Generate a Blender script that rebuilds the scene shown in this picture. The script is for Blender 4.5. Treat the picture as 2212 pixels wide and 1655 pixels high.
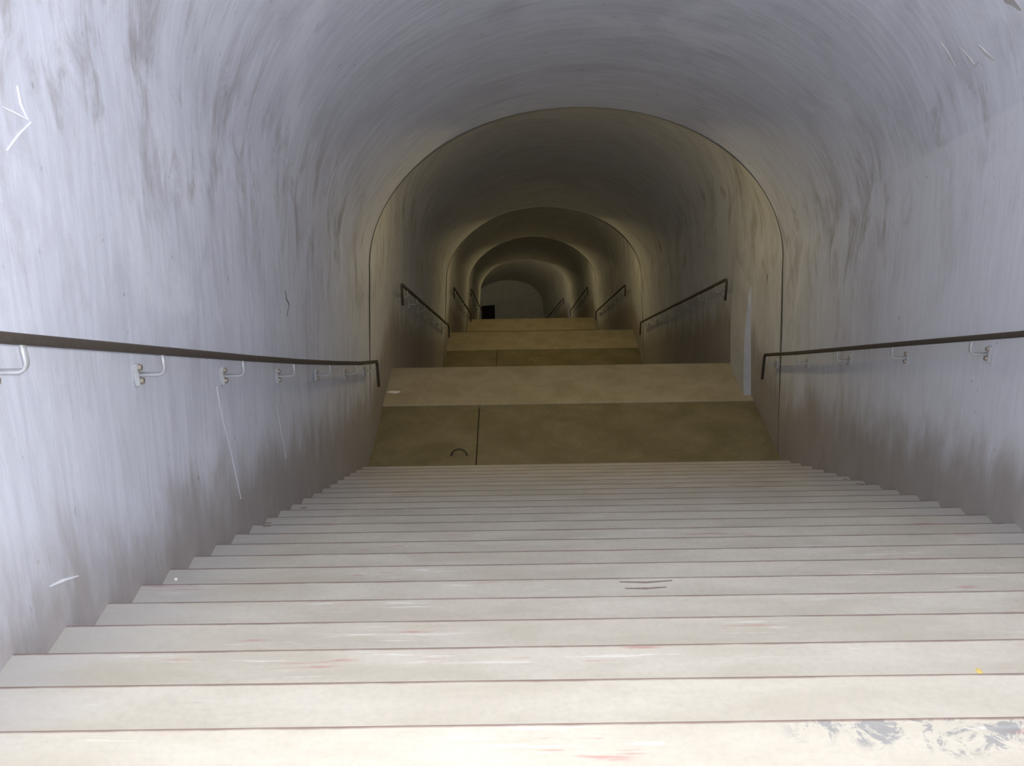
import bpy, bmesh, math, random
from mathutils import Vector, Matrix
from mathutils.bvhtree import BVHTree

random.seed(7)
for o in list(bpy.data.objects):
    bpy.data.objects.remove(o, do_unlink=True)
S = bpy.context.scene
COL = S.collection

# ------------------------------------------------------------------ camera
ZC = 18.0                      # height of the camera above the deepest landing
FPX = 2234.0
PITCH, YAW, ROLL = math.radians(25.49), math.radians(-0.28), math.radians(-1.0)
def cam_axes():
    cp, sp = math.cos(PITCH), math.sin(PITCH)
    cy, sy = math.cos(YAW), math.sin(YAW)
    def rz(v): return Vector((cy*v[0]+sy*v[1], -sy*v[0]+cy*v[1], v[2]))
    f, u, r = rz((0, cp, -sp)), rz((0, sp, cp)), rz((1, 0, 0))
    c, s = math.cos(ROLL), math.sin(ROLL)
    return c*r+s*u, -s*r+c*u, f
CR, CU, CF = cam_axes()
CAM = Vector((0, 0, ZC))
cd = bpy.data.cameras.new('camera')
cam = bpy.data.objects.new('camera', cd); COL.objects.link(cam)
cd.sensor_width = 36; cd.lens = FPX/2212*36; cd.clip_start = 0.05; cd.clip_end = 200
cam.matrix_world = Matrix.Translation(CAM) @ Matrix((CR, CU, -CF)).transposed().to_4x4()
S.camera = cam
def ray(px, py):
    return ((px-1106)/FPX*CR - (py-827.5)/FPX*CU + CF).normalized()

# ------------------------------------------------------------------ light and exposure
W = bpy.data.worlds.new('world'); S.world = W; W.use_nodes = True
bg = W.node_tree.nodes['Background']
bg.inputs['Color'].default_value = (0.80, 0.88, 1.0, 1)     # overcast daylight outside the entrance
bg.inputs['Strength'].default_value = 1.5
S.view_settings.view_transform = 'Standard'
S.view_settings.look = 'None'
S.view_settings.gamma = 1
S.view_settings.use_curve_mapping = False
S.view_settings.exposure = 0.0
def light(name, kind, loc, energy, color, size=0.05):
    d = bpy.data.lights.new(name, kind); d.energy = energy; d.color = color
    if kind == 'POINT': d.shadow_soft_size = size
    o = bpy.data.objects.new(name, d); o.location = loc; COL.objects.link(o); return o
# the photographer's flash, just above the lens
light('camera_flash_offscreen', 'POINT', CAM + CU*0.05 + CR*0.03 - CF*0.02, 345, (0.95, 0.97, 1.0), 0.03)
# sampling guide over the entrance opening (adds no light of its own)
pd = bpy.data.lights.new('entrance_portal_offscreen', 'AREA'); pd.shape = 'RECTANGLE'; pd.size = 4.0; pd.size_y = 3.6
po = bpy.data.objects.new('entrance_portal_offscreen', pd); COL.objects.link(po)
po.location = (0.535, -2.35, ZC+1.0); po.rotation_euler = (math.radians(90), 0, 0)
pd.cycles.is_portal = True
LAMP_E = 35
LAMP_C = (1.0, 0.80, 0.36)

# ------------------------------------------------------------------ node helpers
class NT:
    def __init__(s, name):
        s.m = bpy.data.materials.new(name); s.m.use_nodes = True
        s.t = s.m.node_tree; s.b = s.t.nodes['Principled BSDF']
    def n(s, typ, **kw):
        x = s.t.nodes.new(typ)
        for k, v in kw.items(): setattr(x, k, v)
        return x
    def l(s, a, b): s.t.links.new(a, b)
    def put(s, sock, v):
        if isinstance(v, (int, float)): sock.default_value = v
        elif isinstance(v, (tuple, list)): sock.default_value = v if len(v) == len(sock.default_value) else (*v, 1)
        else: s.l(v, sock)
    def math(s, op, a, b=0.0, c=0.0):
        x = s.n('ShaderNodeMath', operation=op)
        for i, v in enumerate((a, b, c)): s.put(x.inputs[i], v)
        return x.outputs[0]
    def mul(s, a, b): return s.math('MULTIPLY', a, b)
    def ramp(s, v, lo, hi, a=0.0, b=1.0):
        x = s.n('ShaderNodeMapRange', interpolation_type='SMOOTHSTEP')
        s.put(x.inputs[0], v)
        for i, q in enumerate((lo, hi, a, b)): s.put(x.inputs[i+1], q)
        return x.outputs[0]
    def mix(s, f, a, b):
        x = s.n('ShaderNodeMix', data_type='RGBA')
        s.put(x.inputs[0], f); s.put(x.inputs[6], a); s.put(x.inputs[7], b)
        return x.outputs[2]
    def vec(s, x, y, z=0.0):
        v = s.n('ShaderNodeCombineXYZ')
        for i, q in enumerate((x, y, z)): s.put(v.inputs[i], q)
        return v.outputs[0]
    def noise(s, vec, scale=1.0, detail=4.0, rough=0.55, dist=0.0):
        x = s.n('ShaderNodeTexNoise'); s.put(x.inputs['Vector'], vec)
        x.inputs['Scale'].default_value = scale; x.inputs['Detail'].default_value = detail
        x.inputs['Roughness'].default_value = rough; x.inputs['Distortion'].default_value = dist
        return x.outputs['Fac']
    def bump(s, h, strength=0.2, dist=0.01):
        x = s.n('ShaderNodeBump'); x.inputs['Strength'].default_value = strength
        x.inputs['Distance'].default_value = dist
        s.put(x.inputs['Height'], h); s.l(x.outputs[0], s.b.inputs['Normal'])
    def done(s, col, rough=0.8, metal=0.0, spec=0.25):
        s.put(s.b.inputs['Base Color'], col); s.put(s.b.inputs['Roughness'], rough)
        s.b.inputs['Metallic'].default_value = metal
        s.b.inputs['Specular IOR Level'].default_value = spec
        return s.m

def plain(name, col, rough=0.6, metal=0.0, var=0.25, scale=30.0):
    t = NT(name); c = t.n('ShaderNodeTexCoord').outputs['Object']
    n = t.noise(c, scale, 3)
    dk = tuple(x*(1-var) for x in col); lt = tuple(min(1, x*(1+var)) for x in col)
    return t.done(t.mix(n, dk, lt), rough, metal)

# tunnel plaster; UV = (arc length around the profile, distance along the tunnel)
PROFILE_LEN = [0.0]
def wall_material():
    t = NT('limewashed_plaster')
    uv = t.n('ShaderNodeUVMap').outputs[0]
    sp = t.n('ShaderNodeSeparateXYZ'); t.l(uv, sp.inputs[0])
    u, v = sp.outputs[0], sp.outputs[1]
    fine = t.noise(t.vec(t.mul(u, 0.9), t.mul(v, 8.0)), 2.2, 6, 0.65, 0.6)      # brush strokes round the vault
    mid = t.noise(t.vec(t.mul(u, 1.1), t.mul(v, 2.2)), 1.3, 6, 0.66, 0.7)
    big = t.noise(t.vec(u, v, 3.0), 0.9, 6, 0.66, 0.8)
    col = t.mix(t.ramp(fine, 0.28, 0.72), (0.61, 0.625, 0.69), (0.715, 0.735, 0.81))
    col = t.mix(t.mul(t.ramp(mid, 0.45, 0.75), 0.5), col, (0.44, 0.43, 0.47))
    col = t.mix(t.mul(t.ramp(big, 0.48, 0.32), 0.65), col, (0.78, 0.795, 0.86))
    # brownish stains high on the haunches
    h = t.math('MINIMUM', u, t.math('SUBTRACT', PROFILE_LEN[0], u))                # height up either side
    stn = t.noise(t.vec(t.mul(u, 1.6), t.mul(v, 3.2), 9.0), 1.3, 6, 0.68, 0.6)
    band = t.mul(t.ramp(h, 1.7, 2.4), t.ramp(h, 3.4, 2.6))
    col = t.mix(t.mul(t.mul(t.ramp(stn, 0.46, 0.70), band), 0.7), col, (0.30, 0.27, 0.26))
    # repainted lower wall on the right with an edge line 2.2 m up
    right = t.math('GREATER_THAN', u, PROFILE_LEN[0]*0.5)
    low = t.ramp(t.math('ADD', h, t.mul(t.math('SUBTRACT', fine, 0.5), 0.05)), 2.76, 2.73)
    near = t.ramp(v, 10.2, 8.4)
    col = t.mix(t.mul(t.mul(t.mul(right, low), near), 0.55), col, (0.76, 0.77, 0.83))
    # splashed brown dirt above the steps, taller towards the landing
    dn = t.noise(t.vec(t.mul(u, 1.1), t.mul(v, 2.4), 5.0), 1.6, 5, 0.6, 0.3)
    top = t.math('ADD', t.math('ADD', -0.26, t.mul(t.math('MINIMUM', v, 12.5), 0.080)), t.mul(t.math('SUBTRACT', dn, 0.5), 0.8))
    top = t.math('ADD', top, 0.55)                                                # wall mesh starts 0.55 m below the nosings
    dirt = t.ramp(t.math('SUBTRACT', h, top), 0.26, -0.26)
    col = t.mix(t.mul(dirt, 0.66), col, (0.27, 0.215, 0.155))
    spots = t.noise(t.vec(t.mul(u, 9.0), t.mul(v, 14.0)), 1.6, 2, 0.5)
    col = t.mix(t.mul(t.ramp(spots, 0.70, 0.77), 0.55), col, (0.25, 0.23, 0.22))
    t.bump(t.math('ADD', fine, t.mul(mid, 0.8)), 0.2, 0.012)
    return t.done(col, 0.72, 0, 0.2)

def step_material(name, blotch=False):
    t = NT(name)
    oc = t.n('ShaderNodeTexCoord').outputs['Object']
    rnd = t.n('ShaderNodeObjectInfo').outputs['Random']
    sp = t.n('ShaderNodeSeparateXYZ'); t.l(oc, sp.inputs[0])
    x, y = sp.outputs[0], sp.outputs[1]
    off = t.mul(rnd, 40.0)
    xo = t.math('ADD', x, off)
    grain = t.noise(t.vec(xo, y, off), 55, 3, 0.6)
    cloud = t.noise(t.vec(t.mul(xo, 0.8), t.mul(y, 3.0), off), 2.4, 5, 0.6, 0.3)
    col = t.mix(t.ramp(cloud, 0.3, 0.7), (0.43, 0.39, 0.315), (0.51, 0.47, 0.395))
    col = t.mix(t.mul(t.ramp(grain, 0.35, 0.75), 0.22), col, (0.34, 0.31, 0.26))
    # horizontal scrapes through the paint down to the red undercoat
    sc = t.noise(t.vec(t.mul(xo, 3.4), t.mul(y, 60.0), off), 1.0, 4, 0.6)
    msk = t.noise(t.vec(t.mul(xo, 2.0), t.mul(y, 9.0), off), 1.0, 2, 0.5)
    scr = t.mul(t.ramp(sc, 0.56, 0.63), t.ramp(msk, 0.60, 0.68))
    col = t.mix(t.mul(scr, 0.75), col, (0.42, 0.22, 0.19))
    wl = t.mul(t.ramp(sc, 0.42, 0.36), t.ramp(msk, 0.54, 0.64))
    col = t.mix(t.mul(wl, 0.5), col, (0.68, 0.66, 0.62))
    # ends of the tread are greyer
    ends = t.ramp(t.math('ADD', t.math('ABSOLUTE', x), t.mul(cloud, 0.5)), 1.75, 2.15)
    col = t.mix(t.mul(ends, 0.5), col, (0.40, 0.39, 0.40))
    if blotch:
        bn = t.noise(t.vec(t.mul(x, 13.0), t.mul(y, 14.0)), 1.0, 8, 0.78, 0.8)
        reach = t.noise(t.vec(t.mul(x, 4.0), 0.0), 1.0, 3, 0.6)
        near = t.ramp(t.math('ADD', y, t.ramp(reach, 0.25, 0.65, 0.03, 0.15)), 0.0, 0.05)
        zone = t.mul(t.ramp(x, 0.0, 0.08), near)
        col = t.mix(t.mul(t.mul(t.ramp(bn, 0.51, 0.57), zone), 0.72), col, (0.19, 0.195, 0.20))
    # the very edge of the nosing is a dark red-brown strip
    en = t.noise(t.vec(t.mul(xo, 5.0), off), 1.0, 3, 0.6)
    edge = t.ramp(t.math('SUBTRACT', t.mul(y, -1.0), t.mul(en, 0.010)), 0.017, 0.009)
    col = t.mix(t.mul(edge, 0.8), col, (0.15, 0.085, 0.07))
    t.bump(t.math('ADD', t.mul(grain, 0.4), cloud), 0.25, 0.006)
    return t.done(col, 0.8, 0, 0.2)

def concrete(name, a, b, scale=3.0):
    t = NT(name); oc = t.n('ShaderNodeTexCoord').outputs['Object']
    n1 = t.noise(oc, scale, 6, 0.62, 0.4); n2 = t.noise(oc, 45, 3, 0.6)
    col = t.mix(t.ramp(n1, 0.3, 0.7), a, b)
    col = t.mix(t.mul(t.ramp(n2, 0.4, 0.75), 0.25), col, tuple(q*0.55 for q in a))
    t.bump(n2, 0.2, 0.004)
    return t.done(col, 0.85, 0, 0.2)

# ------------------------------------------------------------------ mesh helpers
def link(name, me, mat, parent=None, **props):
    o = bpy.data.objects.new(name, me); COL.objects.link(o)
    if mat and not me.materials: me.materials.append(mat)
    if parent: o.parent = parent
    for k, v in props.items(): o[k] = v
    return o
def empty(name, loc, rz=0.0, **props):
    o = bpy.data.objects.new(name, None); COL.objects.link(o)
    o.location = loc; o.rotation_euler = (0, 0, rz); o.empty_display_size = 0.2
    for k, v in props.items(): o[k] = v
    return o
def mesh_from_bm(name, bm, smooth=False):
    me = bpy.data.meshes.new(name); bm.to_mesh(me); bm.free()
    if smooth:
        for p in me.polygons: p.use_smooth = True
    return me
def box_bm(x0, x1, y0, y1, z0, z1, bevel=0.0, seg=1):
    bm = bmesh.new(); bmesh.ops.create_cube(bm, size=1)
    for v in bm.verts:
        v.co = Vector((x0+(v.co.x+.5)*(x1-x0), y0+(v.co.y+.5)*(y1-y0), z0+(v.co.z+.5)*(z1-z0)))
    if bevel: bmesh.ops.bevel(bm, geom=bm.edges[:], offset=bevel, segments=seg, affect='EDGES')
    return bm
def tube_bm(pts, prof, bm=None, up=Vector((0, 0, 1)), cap=True):
    """sweep a 2D profile (list of (side, up)) along a polyline"""
    bm = bm or bmesh.new(); rings = []
    n = len(pts)
    for i, p in enumerate(pts):
        d = (pts[min(i+1, n-1)] - pts[max(i-1, 0)]).normalized()
        s = d.cross(up)
        if s.length < 1e-4: s = Vector((1, 0, 0))
        s.normalize(); w = s.cross(d).normalized()
        rings.append([bm.verts.new(p + s*a + w*b) for a, b in prof])
    m = len(prof)
    for i in range(n-1):
        for j in range(m):
            bm.faces.new((rings[i][j], rings[i][(j+1) % m], rings[i+1][(j+1) % m], rings[i+1][j]))
    if cap:
        bm.faces.new(rings[0][::-1]); bm.faces.new(rings[-1])
    bmesh.ops.recalc_face_normals(bm, faces=bm.faces[:])
    return bm
def circ(r, n=10): return [(r*math.cos(2*math.pi*i/n), r*math.sin(2*math.pi*i/n)) for i in range(n)]
def rrect(w, h, r, k=3):
    out = []
    for cx, cy, a0 in ((w-r, h-r, 0), (-w+r, h-r, 90), (-w+r, -h+r, 180), (w-r, -h+r, 270)):
        for i in range(k+1):
            a = math.radians(a0+90*i/k); out.append((cx+r*math.cos(a), cy+r*math.sin(a)))
    return out

# ------------------------------------------------------------------ the place: dimensions
CX = 0.5355                        # tunnel axis
TREAD, RISE = 0.2964, 0.1419
SL = RISE/TREAD
H0 = 0.801                         # camera above the nosing line
def nose(y): return ZC - H0 - y*SL
Y_TOP = 1.70 - 7*TREAD             # edge of the top landing
LEVELS = []                        # landings: (y_start of floor, y_far_edge, z)
y_end1 = 1.70 + 22*TREAD           # last nosing of the first flight
z1 = nose(y_end1) - RISE
LEVELS.append((y_end1, 10.68, z1))
PERIOD, DROP = 24*TREAD + 2.417, 25*RISE
for k in (1, 2):
    a, b, z = LEVELS[-1]
    LEVELS.append((b + 24*TREAD, b + PERIOD, z - DROP))
a, b, z = LEVELS[-1]
LEVELS.append((b + 31*TREAD, b + 31*TREAD + 1.9, z - DROP - 7*RISE))
# reference line of the vault (level with the nosings), as path points (x, y, z)
B1, LV = 8.60, 2.107
zr = nose(B1)
RUN = PERIOD - LV
XO = (0, 0, 0, 0, -0.05, -0.08, -0.14)
path = [Vector((CX, -2.4, nose(Y_TOP))), Vector((CX, Y_TOP, nose(Y_TOP))), Vector((CX, B1, zr)), Vector((CX, B1+LV, zr))]
for k in (1, 2, 3):
    d = RUN*SL
    x5 = 7*TREAD if k == 3 else 0.0                   # the fourth flight has seven steps more
    path.append(Vector((CX + (0, 0, -0.05, -0.14)[k], B1+k*PERIOD+x5, zr-k*d-x5*SL)))
    if k < 3: path.append(Vector((CX + (0, 0, -0.07)[k], B1+k*PERIOD+LV, zr-k*d)))
p = path[-1].copy(); TURN = math.radians(-11)
p4 = Vector((p.x, p.y+1.6, p.z)); path.append(p4)
dirT = Vector((math.sin(TURN), math.cos(TURN), 0))
RUN5 = 4.5
SL5 = 0.68                         # the last flight is steeper
path.append(p4 + dirT*RUN5 + Vector((0, 0, -RUN5*SL5)))

# profile: leaning walls up to 1.9 m, then a half ellipse
HB, HS, SPR, RISEV, BELOW = 1.95, 1.81, 1.90, 1.415, 0.55
lean = (HB-HS)/SPR
prof_l = [(-(HS + lean*(SPR-z)), z) for z in [-BELOW + i*(SPR+BELOW)/10 for i in range(11)]]
prof_c = [(-HS*math.cos(math.pi*i/44), SPR + RISEV*math.sin(math.pi*i/44)) for i in range(45)]
prof_r = [(-x, z) for x, z in prof_l[::-1]]
def arcs(pr, s0):
    out = [s0]
    for (a, b), (c, d) in zip(pr, pr[1:]): out.append(out[-1]+math.hypot(c-a, d-b))
    return out
s_l = arcs(prof_l, 0); s_c = arcs(prof_c, s_l[-1]); s_r = arcs(prof_r, s_c[-1])
PROFILE_LEN[0] = s_r[-1]
PLASTER = wall_material()
END_PLASTER = concrete('end_plaster', (0.61, 0.625, 0.69), (0.715, 0.735, 0.81))

def side_at(i):
    """horizontal mitre direction of the profile at path point i"""
    hd = []
    for j in (i-1, i):
        if 0 <= j < len(path)-1:
            d = path[j+1]-path[j]; d.z = 0; hd.append(d.normalized())
    m = (hd[0]+hd[-1]).normalized()
    s = Vector((m.y, -m.x, 0))
    return s / max(0.3, m.dot(hd[0]))
SIDES = [side_at(i) for i in range(len(path))]
def shell(name, prof, arc):
    verts, faces, uvs = [], [], []
    vv = 0.0
    m = len(prof)
    for i in range(len(path)-1):
        A, B = path[i], path[i+1]; ln = (B-A).length
        ns = max(2, int(ln/0.4))
        base = len(verts)
        for k in range(ns+1):
            f = k/ns; P = A.lerp(B, f); sd = SIDES[i].lerp(SIDES[i+1], f)
            for (x, z), s in zip(prof, arc):
                # hand-trowelled plaster is never quite true
                w = 0.006*math.sin(3.1*s+1.7*(vv+f*ln)) + 0.005*math.sin(1.3*s-2.9*(vv+f*ln)+1)
                verts.append(P + sd*(x*(1+w*0.35)) + Vector((0, 0, z + (w*0.6 if z > 1 else 0))))
                uvs.append((s, vv+f*ln))
        for k in range(ns):
            for j in range(m-1):
                a = base+k*m+j
                faces.append((a, a+m, a+m+1, a+1))
        vv += ln
    me = bpy.data.meshes.new(name); me.from_pydata([tuple(v) for v in verts], [], faces)
    ul = me.uv_layers.new(name='UVMap')
    for lp in me.loops: ul.data[lp.index].uv = uvs[lp.vertex_index]
    for pl in me.polygons: pl.use_smooth = True
    return link(name, me, PLASTER, kind='structure')
wall_left = shell('wall_left', prof_l, s_l)
ceiling = shell('ceiling', prof_c, s_c)
wall_right = shell('wall_right', prof_r, s_r)
wall_left['label'] = 'pale plastered tunnel wall on the left going down'
wall_right['label'] = 'pale plastered tunnel wall on the right going down'
ceiling['label'] = 'limewashed barrel vault over the stairs'

# end wall of the turned flight
bm = bmesh.new()
P, sd = path[-1], SIDES[-1]
ring = [bm.verts.new(P + sd*(x*1.01) + Vector((0, 0, z*1.01))) for x, z in prof_l + prof_c[1:-1] + prof_r]
bm.faces.new(ring)
bm2 = bmesh.ops.extrude_face_region(bm, geom=bm.faces[:])
bmesh.ops.translate(bm, verts=[v for v in bm2['geom'] if isinstance(v, bmesh.types.BMVert)], vec=dirT*0.2)
link('wall_end', mesh_from_bm('wall_end', bm), END_PLASTER, kind='structure',
     label='flat plaster wall closing the bottom of the turned flight')

# ------------------------------------------------------------------ construction joints round the vault
JOINT = plain('joint_mortar', (0.13, 0.12, 0.095), 0.9)
def joint(n, i, dy):
    bm = bmesh.new()
    pr = prof_l[2:] + prof_c[1:-1] + prof_r[:-2]
    P, sd = path[i], SIDES[i]
    rows = []
    for x, z in pr:
        nrm = Vector((x, 0, max(0, z-SPR))).normalized()*0.006
        q = P + sd*(x - nrm.x) + Vector((0, 0, z - nrm.z))
        rows.append((bm.verts.new(q+Vector((0, dy-0.006, 0))), bm.verts.new(q+Vector((0, dy+0.006, 0))),
                     bm.verts.new(q+Vector((0, dy+0.006, 0))+2.5*Vector((nrm.x, 0, nrm.z))), bm.verts.new(q+Vector((0, dy-0.006, 0))+2.5*Vector((nrm.x, 0, nrm.z)))))
    for r, s in zip(rows, rows[1:]):
        for j in range(4): bm.faces.new((r[j], r[(j+1) % 4], s[(j+1) % 4], s[j]))
    bmesh.ops.recalc_face_normals(bm, faces=bm.faces[:])
    link('trim_%d' % n, mesh_from_bm('joint', bm), JOINT, kind='structure', label='thin dark construction joint around the vault where a flight meets its landing')
for n, i in enumerate((2, 4, 6)): joint(n+1, i, 0.0)

# ------------------------------------------------------------------ stairs
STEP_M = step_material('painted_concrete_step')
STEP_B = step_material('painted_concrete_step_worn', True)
def step_mesh():
    bm = box_bm(-2.0, 2.0, -TREAD-0.07, 0, -0.30, 0)
    es = [e for e in bm.edges if all(v.co.y > -1e-4 and v.co.z > -1e-4 for v in e.verts)]
    bmesh.ops.bevel(bm, geom=es, offset=0.012, segments=3, affect='EDGES')
    return mesh_from_bm('step', bm)
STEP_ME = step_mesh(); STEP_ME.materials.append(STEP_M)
STEPS = []
def flight(label, x, y0, z0, n, rz=0.0, rise=RISE):
    """n treads below the landing edge at (y0, z0)"""
    root = empty('stair_flight', (x, y0, z0), rz, kind='structure', label=label)
    for k in range(n):
        o = bpy.data.objects.new('step', STEP_ME); COL.objects.link(o); o.parent = root
        o.location = (random.uniform(-.01, .01), (k+1)*TREAD, -(k+1)*rise)
        o.rotation_euler = (0, 0, random.uniform(-.0012, .0012))
        STEPS.append(o)
    return root
f1 = flight('long flight of worn beige concrete steps starting at the daylight entrance', CX, Y_TOP, nose(Y_TOP), 29)
# the much worn step with grey blotches gets its own mesh
k0 = 6
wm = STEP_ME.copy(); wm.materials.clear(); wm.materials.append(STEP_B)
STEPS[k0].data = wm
STEPS[k0]['label'] = 'step with dark grey bare blotches along its nosing'
names2 = ('flight of concrete steps below the landing with the hatch covers', 'flight of concrete steps below the second landing', 'flight of concrete steps down to the turned landing')
for k in range(3):
    a, b, z = LEVELS[k]
    flight(names2[k], CX + (0, -0.03, -0.1)[k], b, z, 24 if k < 2 else 31)
a, b, z = LEVELS[3]
q = p4 + dirT*0.0
flight('turned flight of concrete steps at the foot of the tunnel', q.x, q.y, z, 16, -TURN, TREAD*SL5)

# ------------------------------------------------------------------ landings
SLAB = concrete('landing_concrete', (0.38, 0.325, 0.225), (0.47, 0.41, 0.30))
PLATE = concrete('hatch_cover_boards', (0.19, 0.16, 0.09), (0.27, 0.23, 0.14), 2.0)
IRON = plain('dark_iron', (0.10, 0.085, 0.07), 0.6, 0.5)
def landing(i, x, ya, yb, z, label):
    root = empty('floor', (x, ya, z), kind='structure', label=label)
    d = yb-ya; mid = yb-0.955-ya
    if i == 0 or i == 4:
        mid = mid if i == 0 else 0.3
    def slab(nm, x0, x1, y0, y1, zt, mat, lab=None):
        o = link(nm, mesh_from_bm(nm, box_bm(x0, x1, y0, y1, -0.30, zt, 0.006)), mat, root)
        if lab: o['label'] = lab
        return o
    split = -0.93
    slab('slab', -2.0, 2.0, mid+0.004, d, 0.0, SLAB)
    slab('hatch_cover', -2.0, split-0.004, -0.05, mid-0.004, -0.004, PLATE, 'dark hatch cover set into the landing')
    slab('hatch_cover', split+0.004, 2.0, -0.05, mid-0.004, -0.007, PLATE, 'dark hatch cover set into the landing')
    slab('bedding', -1.99, 1.99, -0.04, d-0.02, -0.05, IRON)
    return root
labs = ('concrete landing with two dark hatch covers at the foot of the first flight', 'second concrete landing down the tunnel',
        'third concrete landing down the tunnel', 'last concrete landing where the tunnel turns')
FL = []
for i, (a, b, z) in enumerate(LEVELS):
    FL.append(landing(i, CX + (0, 0, -0.07, -0.14)[i], a, b + (0.06 if i == 3 else 0), z, labs[i]))
# top landing under the entrance
rt = empty('floor', (CX, -2.4, nose(Y_TOP)), kind='structure', label='top landing under the tunnel entrance')
link('slab', mesh_from_bm('slab', box_bm(-2.0, 2.0, 0, Y_TOP+2.4, -0.3, 0, 0.006)), STEP_M, rt)
# lifting ring on the left hatch cover
ring = [Vector((0.075*math.cos(math.pi*i/12), 0.02, 0.075*math.sin(math.pi*i/12))) for i in range(13)]
ho = link('lifting_ring', mesh_from_bm('lifting_ring', tube_bm(ring, circ(0.009, 8), up=Vector((0, 1, 0))), True), IRON, FL[0])
ho.location = (-0.56-CX, 8.63-LEVELS[0][0], -0.012)
ho['label'] = 'small arched iron lifting ring'

# ------------------------------------------------------------------ low plaster buttress on the landing wall
def buttress(n, sgn, y0, y1, ht, lab):
    z0 = LEVELS[0][2]; zz = z0 - zr
    bm = bmesh.new(); rows = []
    for j in range(9):
        z = zz - 0.1 + (ht+0.1)*j/8
        wx = HS + lean*(SPR-z); th = 0.075*math.cos(math.pi/2*max(0, (j/8-0.35)/0.65))**0.7 + 0.002
        rows.append([bm.verts.new((CX+sgn*(wx+0.03), y0, zr+z)), bm.verts.new((CX+sgn*(wx-th), y0, zr+z)),
                     bm.verts.new((CX+sgn*(wx-th*0.9), y1, zr+z)), bm.verts.new((CX+sgn*(wx+0.03), y1, zr+z))])
    for r, s in zip(rows, rows[1:]):
        for j in range(4): bm.faces.new((r[j], r[(j+1) % 4], s[(j+1) % 4], s[j]))
    bm.faces.new(rows[0]); bm.faces.new(rows[-1])
    bmesh.ops.recalc_face_normals(bm, faces=bm.faces[:])
    link('trim_%d' % n, mesh_from_bm('buttress', bm), concrete('buttress_plaster%d' % n, (0.58, 0.585, 0.64), (0.68, 0.69, 0.75)), kind='structure', label=lab)
buttress(4, 1, 9.85, 10.6, 1.25, 'low tapering plaster buttress at the right side of the first landing')

# ------------------------------------------------------------------ handrails
RAIL = plain('dark_painted_rail', (0.075, 0.062, 0.052), 0.55, 0.0, 0.35, 60)
GALV = plain('galvanised_steel', (0.56, 0.57, 0.58), 0.45, 0.35, 0.15, 80)
BOLT = plain('weathered_bolt', (0.33, 0.29, 0.25), 0.6, 0.3)
def bracket_meshes(off, drop):
    # local: rail axis point at origin, wall at +x*off ; arm drops, bends and runs into the wall
    r = 0.028
    pts = [Vector((0, 0, -0.008)), Vector((0, 0, -drop+r))]
    for i in range(1, 7):
        a = math.pi/2*i/6
        pts.append(Vector((r-r*math.cos(a), 0, -drop+r-r*math.sin(a))))
    pts.append(Vector((off+0.012, 0, -drop)))
    arm = mesh_from_bm('bracket', tube_bm(pts, rrect(0.0045, 0.0115, 0.003, 2), up=Vector((0, 1, 0))), True)
    pl = mesh_from_bm('wall_plate', box_bm(off-0.007, off+0.012, -0.016, 0.016, -drop-0.042, -drop+0.042, 0.003))
    bm = bmesh.new()
    bmesh.ops.create_cone(bm, cap_ends=True, segments=6, radius1=0.014, radius2=0.011, depth=0.014, matrix=Matrix.Rotation(-math.pi/2, 4, 'Y'))
    bo = mesh_from_bm('bolt', bm)
    return arm, pl, bo
BR = {}
def handrail(label, wall_sgn, pts, bracket_y, off=0.10, drop=0.088, drop_end=(0.0, 0.2), group='handrails along the tunnel walls'):
    """pts: centre line (world) ; ends bent down by drop_end"""
    root = empty('handrail', pts[0], 0, label=label, category='handrail', group=group)
    org = pts[0]
    loc = [q-org for q in pts]
    body = list(loc)
    prof = rrect(0.0165, 0.0145, 0.007, 3)
    link('rail', mesh_from_bm('rail', tube_bm(body, prof), True), RAIL, root)
    for which, ln in zip((0, -1), drop_end):
        if ln <= 0: continue
        e = loc[which]; d = (loc[which]-loc[which-1 if which else 1]).normalized()
        q = []
        r = 0.045
        for i in range(9):
            a = math.pi/2*i/8
            q.append(e + d*(r*math.sin(a)) + Vector((0, 0, -r*(1-math.cos(a)))))
        q.append(q[-1] + Vector((0, 0, -ln)))
        link('rail_end', mesh_from_bm('rail_end', tube_bm(q, circ(0.0135, 10), up=Vector((1, 0, 0))), True), RAIL, root)
    key = (off, drop)
    if key not in BR:
        BR[key] = bracket_meshes(off, drop)
        for m_, mt in zip(BR[key], (GALV, GALV, BOLT)): m_.materials.append(mt)
    arm, pl, bo = BR[key]
    for y in bracket_y:
        # interpolate rail height
        for A, B in zip(loc, loc[1:]):
            if min(A.y, B.y) - 1e-6 <= y-org.y <= max(A.y, B.y) + 1e-6:
                f = (y-org.y-A.y)/(B.y-A.y); c = A.lerp(B, f); break
        else: continue
        b = link('bracket', arm, None, root); b.location = c
        b.rotation_euler = (0, 0, 0 if wall_sgn > 0 else math.pi)
        w = link('wall_plate', pl, None, b)
        for s in (-1, 1):
            k = link('bolt', bo, None, b); k.location = (off-0.012, 0, -drop+s*0.026)
    return root
RX = 1.775
def rail_pts(sgn, samples, x=CX):
    return [Vector((x+sgn*(RX), y, nose(y)+h)) for y, h in samples]
ptsL = rail_pts(-1, [(-0.2, 0.94), (2.4, 0.948), (4.4, 0.958), (5.4, 0.968), (6.4, 0.985), (7.5, 1.01), (8.35, 1.048)])
ptsR = rail_pts(1, [(-0.2, 0.99), (2.4, 1.005), (4.4, 1.018), (6.0, 1.035), (7.8, 1.05), (8.75, 1.066)])
handrail('dark handrail on the left wall of the first flight, bent a little before its end', -1, ptsL,
         [0.52, 1.45, 2.39, 3.32, 4.28, 5.25, 6.26, 7.30, 8.22], drop_end=(0.0, 0.2))
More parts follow.
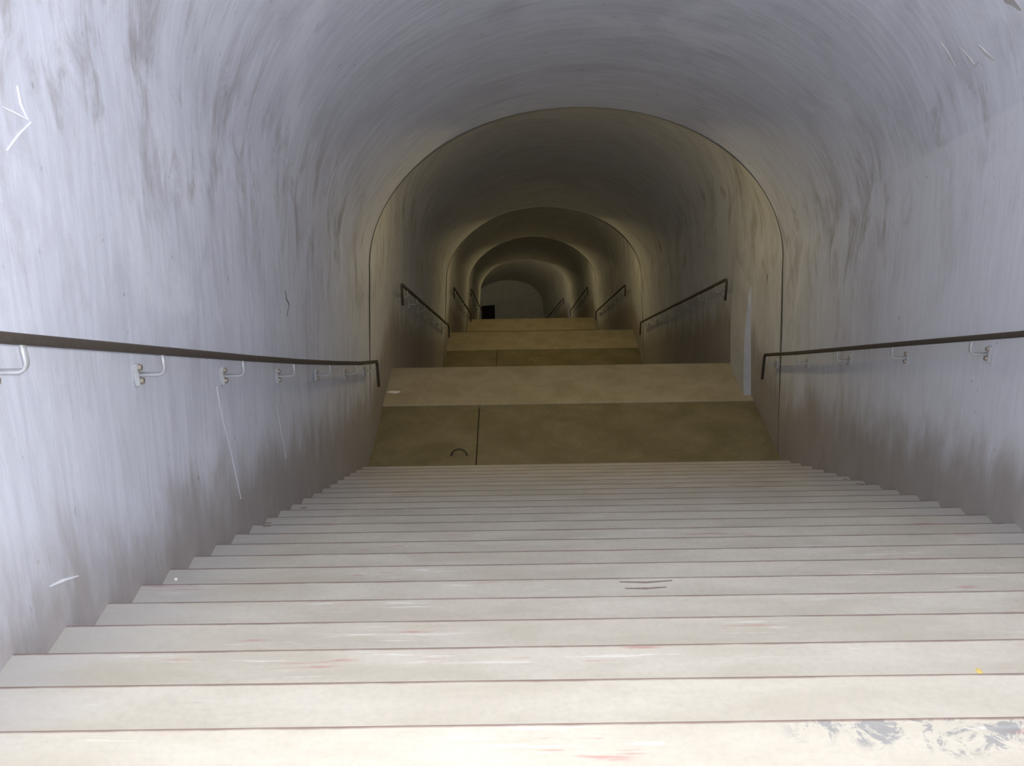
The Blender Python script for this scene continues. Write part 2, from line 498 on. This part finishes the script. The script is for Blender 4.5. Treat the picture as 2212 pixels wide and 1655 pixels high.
handrail('straight dark handrail on the right wall of the first flight', 1, ptsR,
         [0.9, 1.9, 2.9, 3.85, 4.82, 5.82, 6.80, 7.78, 8.70], drop_end=(0.0, 0.2))
NMS = ('second', 'third', 'fourth')
for k in range(3):
    a, b, z = LEVELS[k]; a2 = LEVELS[k+1][0]
    x = CX + (0, -0.03, -0.1)[k]
    for sgn, nm in ((-1, 'left'), (1, 'right')):
        ys = [b + 0.02, b + 2.5, b + 5, a2 - 0.1]
        pts = [Vector((x+sgn*RX, y, z - (y-b)*SL + 1.0)) for y in ys]
        handrail('thin dark handrail on the %s wall of the %s flight down' % (nm, NMS[k]), sgn, pts,
                 [b + 0.55 + j*1.0 for j in range(7)], drop_end=(0.2, 0.2))
# rail on the outer wall of the turned flight
q0 = p4 + dirT*0.4
sr = Vector((dirT.y, -dirT.x, 0))
pts = [q0 + sr*RX + Vector((0, 0, 1.0-0.4*SL5)) + (dirT + Vector((0, 0, -SL5)))*s for s in (0, 1.5, 3.0, 3.9)]
handrail('short dark handrail on the outer wall after the tunnel turns', 1, pts, [q0.y + 0.2 + sr.y*RX + 0.9*j for j in range(4)], drop_end=(0.2, 0.0))

# a dark door in the end wall
P = path[-1]; sd = SIDES[-1].normalized()
dr = empty('door_1', P - dirT*0.02 + sd*(-0.83) + Vector((0, 0, 0.0)), -TURN, kind='structure', label='dark narrow door in the end wall at the foot of the tunnel')
BLACKP = plain('black_door_paint', (0.02, 0.018, 0.016), 0.7)
link('door_leaf', mesh_from_bm('door_leaf', box_bm(-0.31, 0.31, -0.03, 0.05, 0, 2.15, 0.005)), BLACKP, dr)
link('door_handle', mesh_from_bm('door_handle', box_bm(0.22, 0.30, -0.07, -0.03, 0.98, 1.01, 0.004)), IRON, dr)

# ------------------------------------------------------------------ lamps hidden above the landings
GLASS = NT('lamp_glass'); GLASS.b.inputs['Emission Color'].default_value = (1, 0.82, 0.5, 1); GLASS.b.inputs['Emission Strength'].default_value = 3.0
GLASS = GLASS.done((0.9, 0.85, 0.7), 0.3)
def lamp(i, x, y, ztop, label, e):
    root = empty('bulkhead_lamp', (x, y, ztop), label=label, category='lamp', group='lamps on the landing vaults')
    bm = bmesh.new()
    bmesh.ops.create_cone(bm, cap_ends=True, segments=20, radius1=0.085, radius2=0.095, depth=0.03)
    link('base', mesh_from_bm('base', bm), IRON, root).location = (0, 0, -0.015)
    bm = bmesh.new(); bmesh.ops.create_uvsphere(bm, u_segments=16, v_segments=8, radius=0.07)
    for v in bm.verts: v.co.z = min(v.co.z, 0)*0.6
    link('glass_dome', mesh_from_bm('glass_dome', bm, True), GLASS, root).location = (0, 0, -0.03)
    light('lamp_light', 'POINT', (x, y, ztop-0.10), e, LAMP_C, 0.05)
LY = 0.55
for i in range(4):
    P = path[(2, 4, 6, 8)[i]]
    lamp(i, P.x, P.y+LY, P.z+SPR+RISEV, 'round bulkhead lamp on the vault above the %s landing' % ('first', 'second', 'third', 'last')[i], LAMP_E)

# ------------------------------------------------------------------ marks, scraps, small damage (placed where their pixels meet the surfaces)
bpy.context.view_layer.update()
def bvh(o):
    me = o.data; return BVHTree.FromPolygons([o.matrix_world @ v.co for v in me.vertices], [tuple(q.vertices) for q in me.polygons])
BV = [(o, bvh(o)) for o in (wall_left, wall_right, ceiling)]
BS = [(o, bvh(o)) for o in STEPS[:29]]
def hit(px, py, trees):
    d = ray(px, py); best = None
    for o, t in trees:
        h = t.ray_cast(CAM, d)
        if h[0] is not None and (best is None or h[3] < best[3]): best = (h[0], h[1] if h[1].dot(d) < 0 else -h[1], o, h[3])
    return best
def mark(name, pxs, width, mat, trees=BV):
    hs = [hit(x, y, trees) for x, y in pxs]
    hs = [h for h in hs if h]
    if len(hs) < 2: return
    par = hs[0][2]; bm = bmesh.new(); rows = []
    for i, h in enumerate(hs):
        d = (hs[min(i+1, len(hs)-1)][0]-hs[max(i-1, 0)][0]).normalized()
        s = d.cross(h[1]).normalized()*width*0.5*(0.35 if i in (0, len(hs)-1) else 1.0)
        n = h[1]*0.003
        rows.append([bm.verts.new(h[0]+s-n), bm.verts.new(h[0]+s*0.8+n), bm.verts.new(h[0]-s*0.8+n), bm.verts.new(h[0]-s-n)])
    for r, q in zip(rows, rows[1:]):
        for j in range(3): bm.faces.new((r[j], r[j+1], q[j+1], q[j]))
    bmesh.ops.recalc_face_normals(bm, faces=bm.faces[:])
    me = mesh_from_bm(name, bm); o = link(name, me, mat, par)
    o.matrix_parent_inverse = par.matrix_world.inverted()
    return o
CRACK = plain('crack_dark', (0.16, 0.15, 0.15), 0.9)
CHALK = plain('chalk_white', (0.86, 0.87, 0.90), 0.9, 0, 0.08)
RUST = plain('rusty_brown_stain', (0.40, 0.38, 0.37), 0.9)
mark('crack', [(616, 628), (618, 645), (624, 658), (619, 684)], 0.010, CRACK)
mark('crack', [(1659, 592), (1657, 602), (1658, 612)], 0.022, CRACK)
mark('scratch', [(0, 229), (30, 243), (60, 260)], 0.006, CHALK)
mark('scratch', [(36, 185), (44, 225), (60, 260)], 0.006, CHALK)
mark('scratch', [(66, 264), (40, 290), (14, 325)], 0.006, CHALK)
CHIP = plain('chipped_edge', (0.24, 0.19, 0.175), 0.9)
FAINT = plain('old_drip', (0.70, 0.715, 0.78), 0.9, 0, 0.05)
mark('drip', [(468, 835), (480, 900), (500, 980), (520, 1078)], 0.014, FAINT)
mark('drip', [(596, 870), (606, 925), (618, 990)], 0.014, FAINT)
mark('scratch', [(105, 1268), (135, 1254), (168, 1244)], 0.01, CHALK)
STAIN = plain('grey_brown_stain', (0.56, 0.55, 0.56), 0.9, 0, 0.1)
mark('stain', [(2030, 88), (2050, 120), (2066, 146)], 0.022, STAIN)
mark('stain', [(2075, 104), (2092, 124), (2106, 142), (2116, 132)], 0.022, STAIN)
mark('stain', [(2114, 98), (2132, 118), (2150, 130)], 0.03, STAIN)
mark('stain', [(2170, 2), (2188, 4), (2206, 22)], 0.05, RUST)
for pxs in ([(568, 1131), (586, 1130)], [(568, 1138), (585, 1137)], [(650, 1098), (662, 1097)], [(2152, 1132), (2168, 1131)], [(2096, 1108), (2108, 1107)],
            [(2030, 1092), (2042, 1096)], [(1850, 1045), (1866, 1047)], [(1822, 1036), (1830, 1036)], [(1655, 996), (1690, 993)], [(1338, 1258), (1395, 1259), (1452, 1255)], [(1350, 1272), (1395, 1272), (1440, 1269)]):
    mark('chip', pxs, 0.010 if len(pxs) == 3 else 0.018, CHIP, BS)
SCRAP = plain('pale_paper', (0.80, 0.78, 0.72), 0.8, 0, 0.1)
LEAF = plain('dry_yellow_leaf', (0.62, 0.47, 0.16), 0.8, 0, 0.2)
def blob(name, loc, rx, ry, rz, mat, seed, **props):
    rnd = random.Random(seed); bm = bmesh.new()
    bmesh.ops.create_icosphere(bm, subdivisions=2, radius=1)
    for v in bm.verts:
        k = 1 + rnd.uniform(-.22, .22); v.co = Vector((v.co.x*rx*k, v.co.y*ry*k, v.co.z*rz*k))
    o = link(name, mesh_from_bm(name, bm), mat, None, **props); o.location = loc
    return o
h = hit(2115, 1452, BS)
if h: blob('leaf', h[0]+Vector((0, 0, 0.001)), 0.008, 0.016, 0.003, LEAF, 1, label='small dry yellow leaf lying on a step', category='leaf')
h = hit(380, 1253, BS)
if h: blob('pebble', h[0]+Vector((0, 0, 0.003)), 0.007, 0.007, 0.006, SCRAP, 2, label='tiny white pebble on a step by the left wall', category='pebble')
d = ray(850, 848); tt = (LEVELS[0][2]-ZC)/d.z; q = CAM + d*tt
blob('paper_scrap', q+Vector((0, 0, 0.006)), 0.07, 0.03, 0.010, SCRAP, 3, label='crumpled pale paper scrap on the first landing by the wall', category='paper')
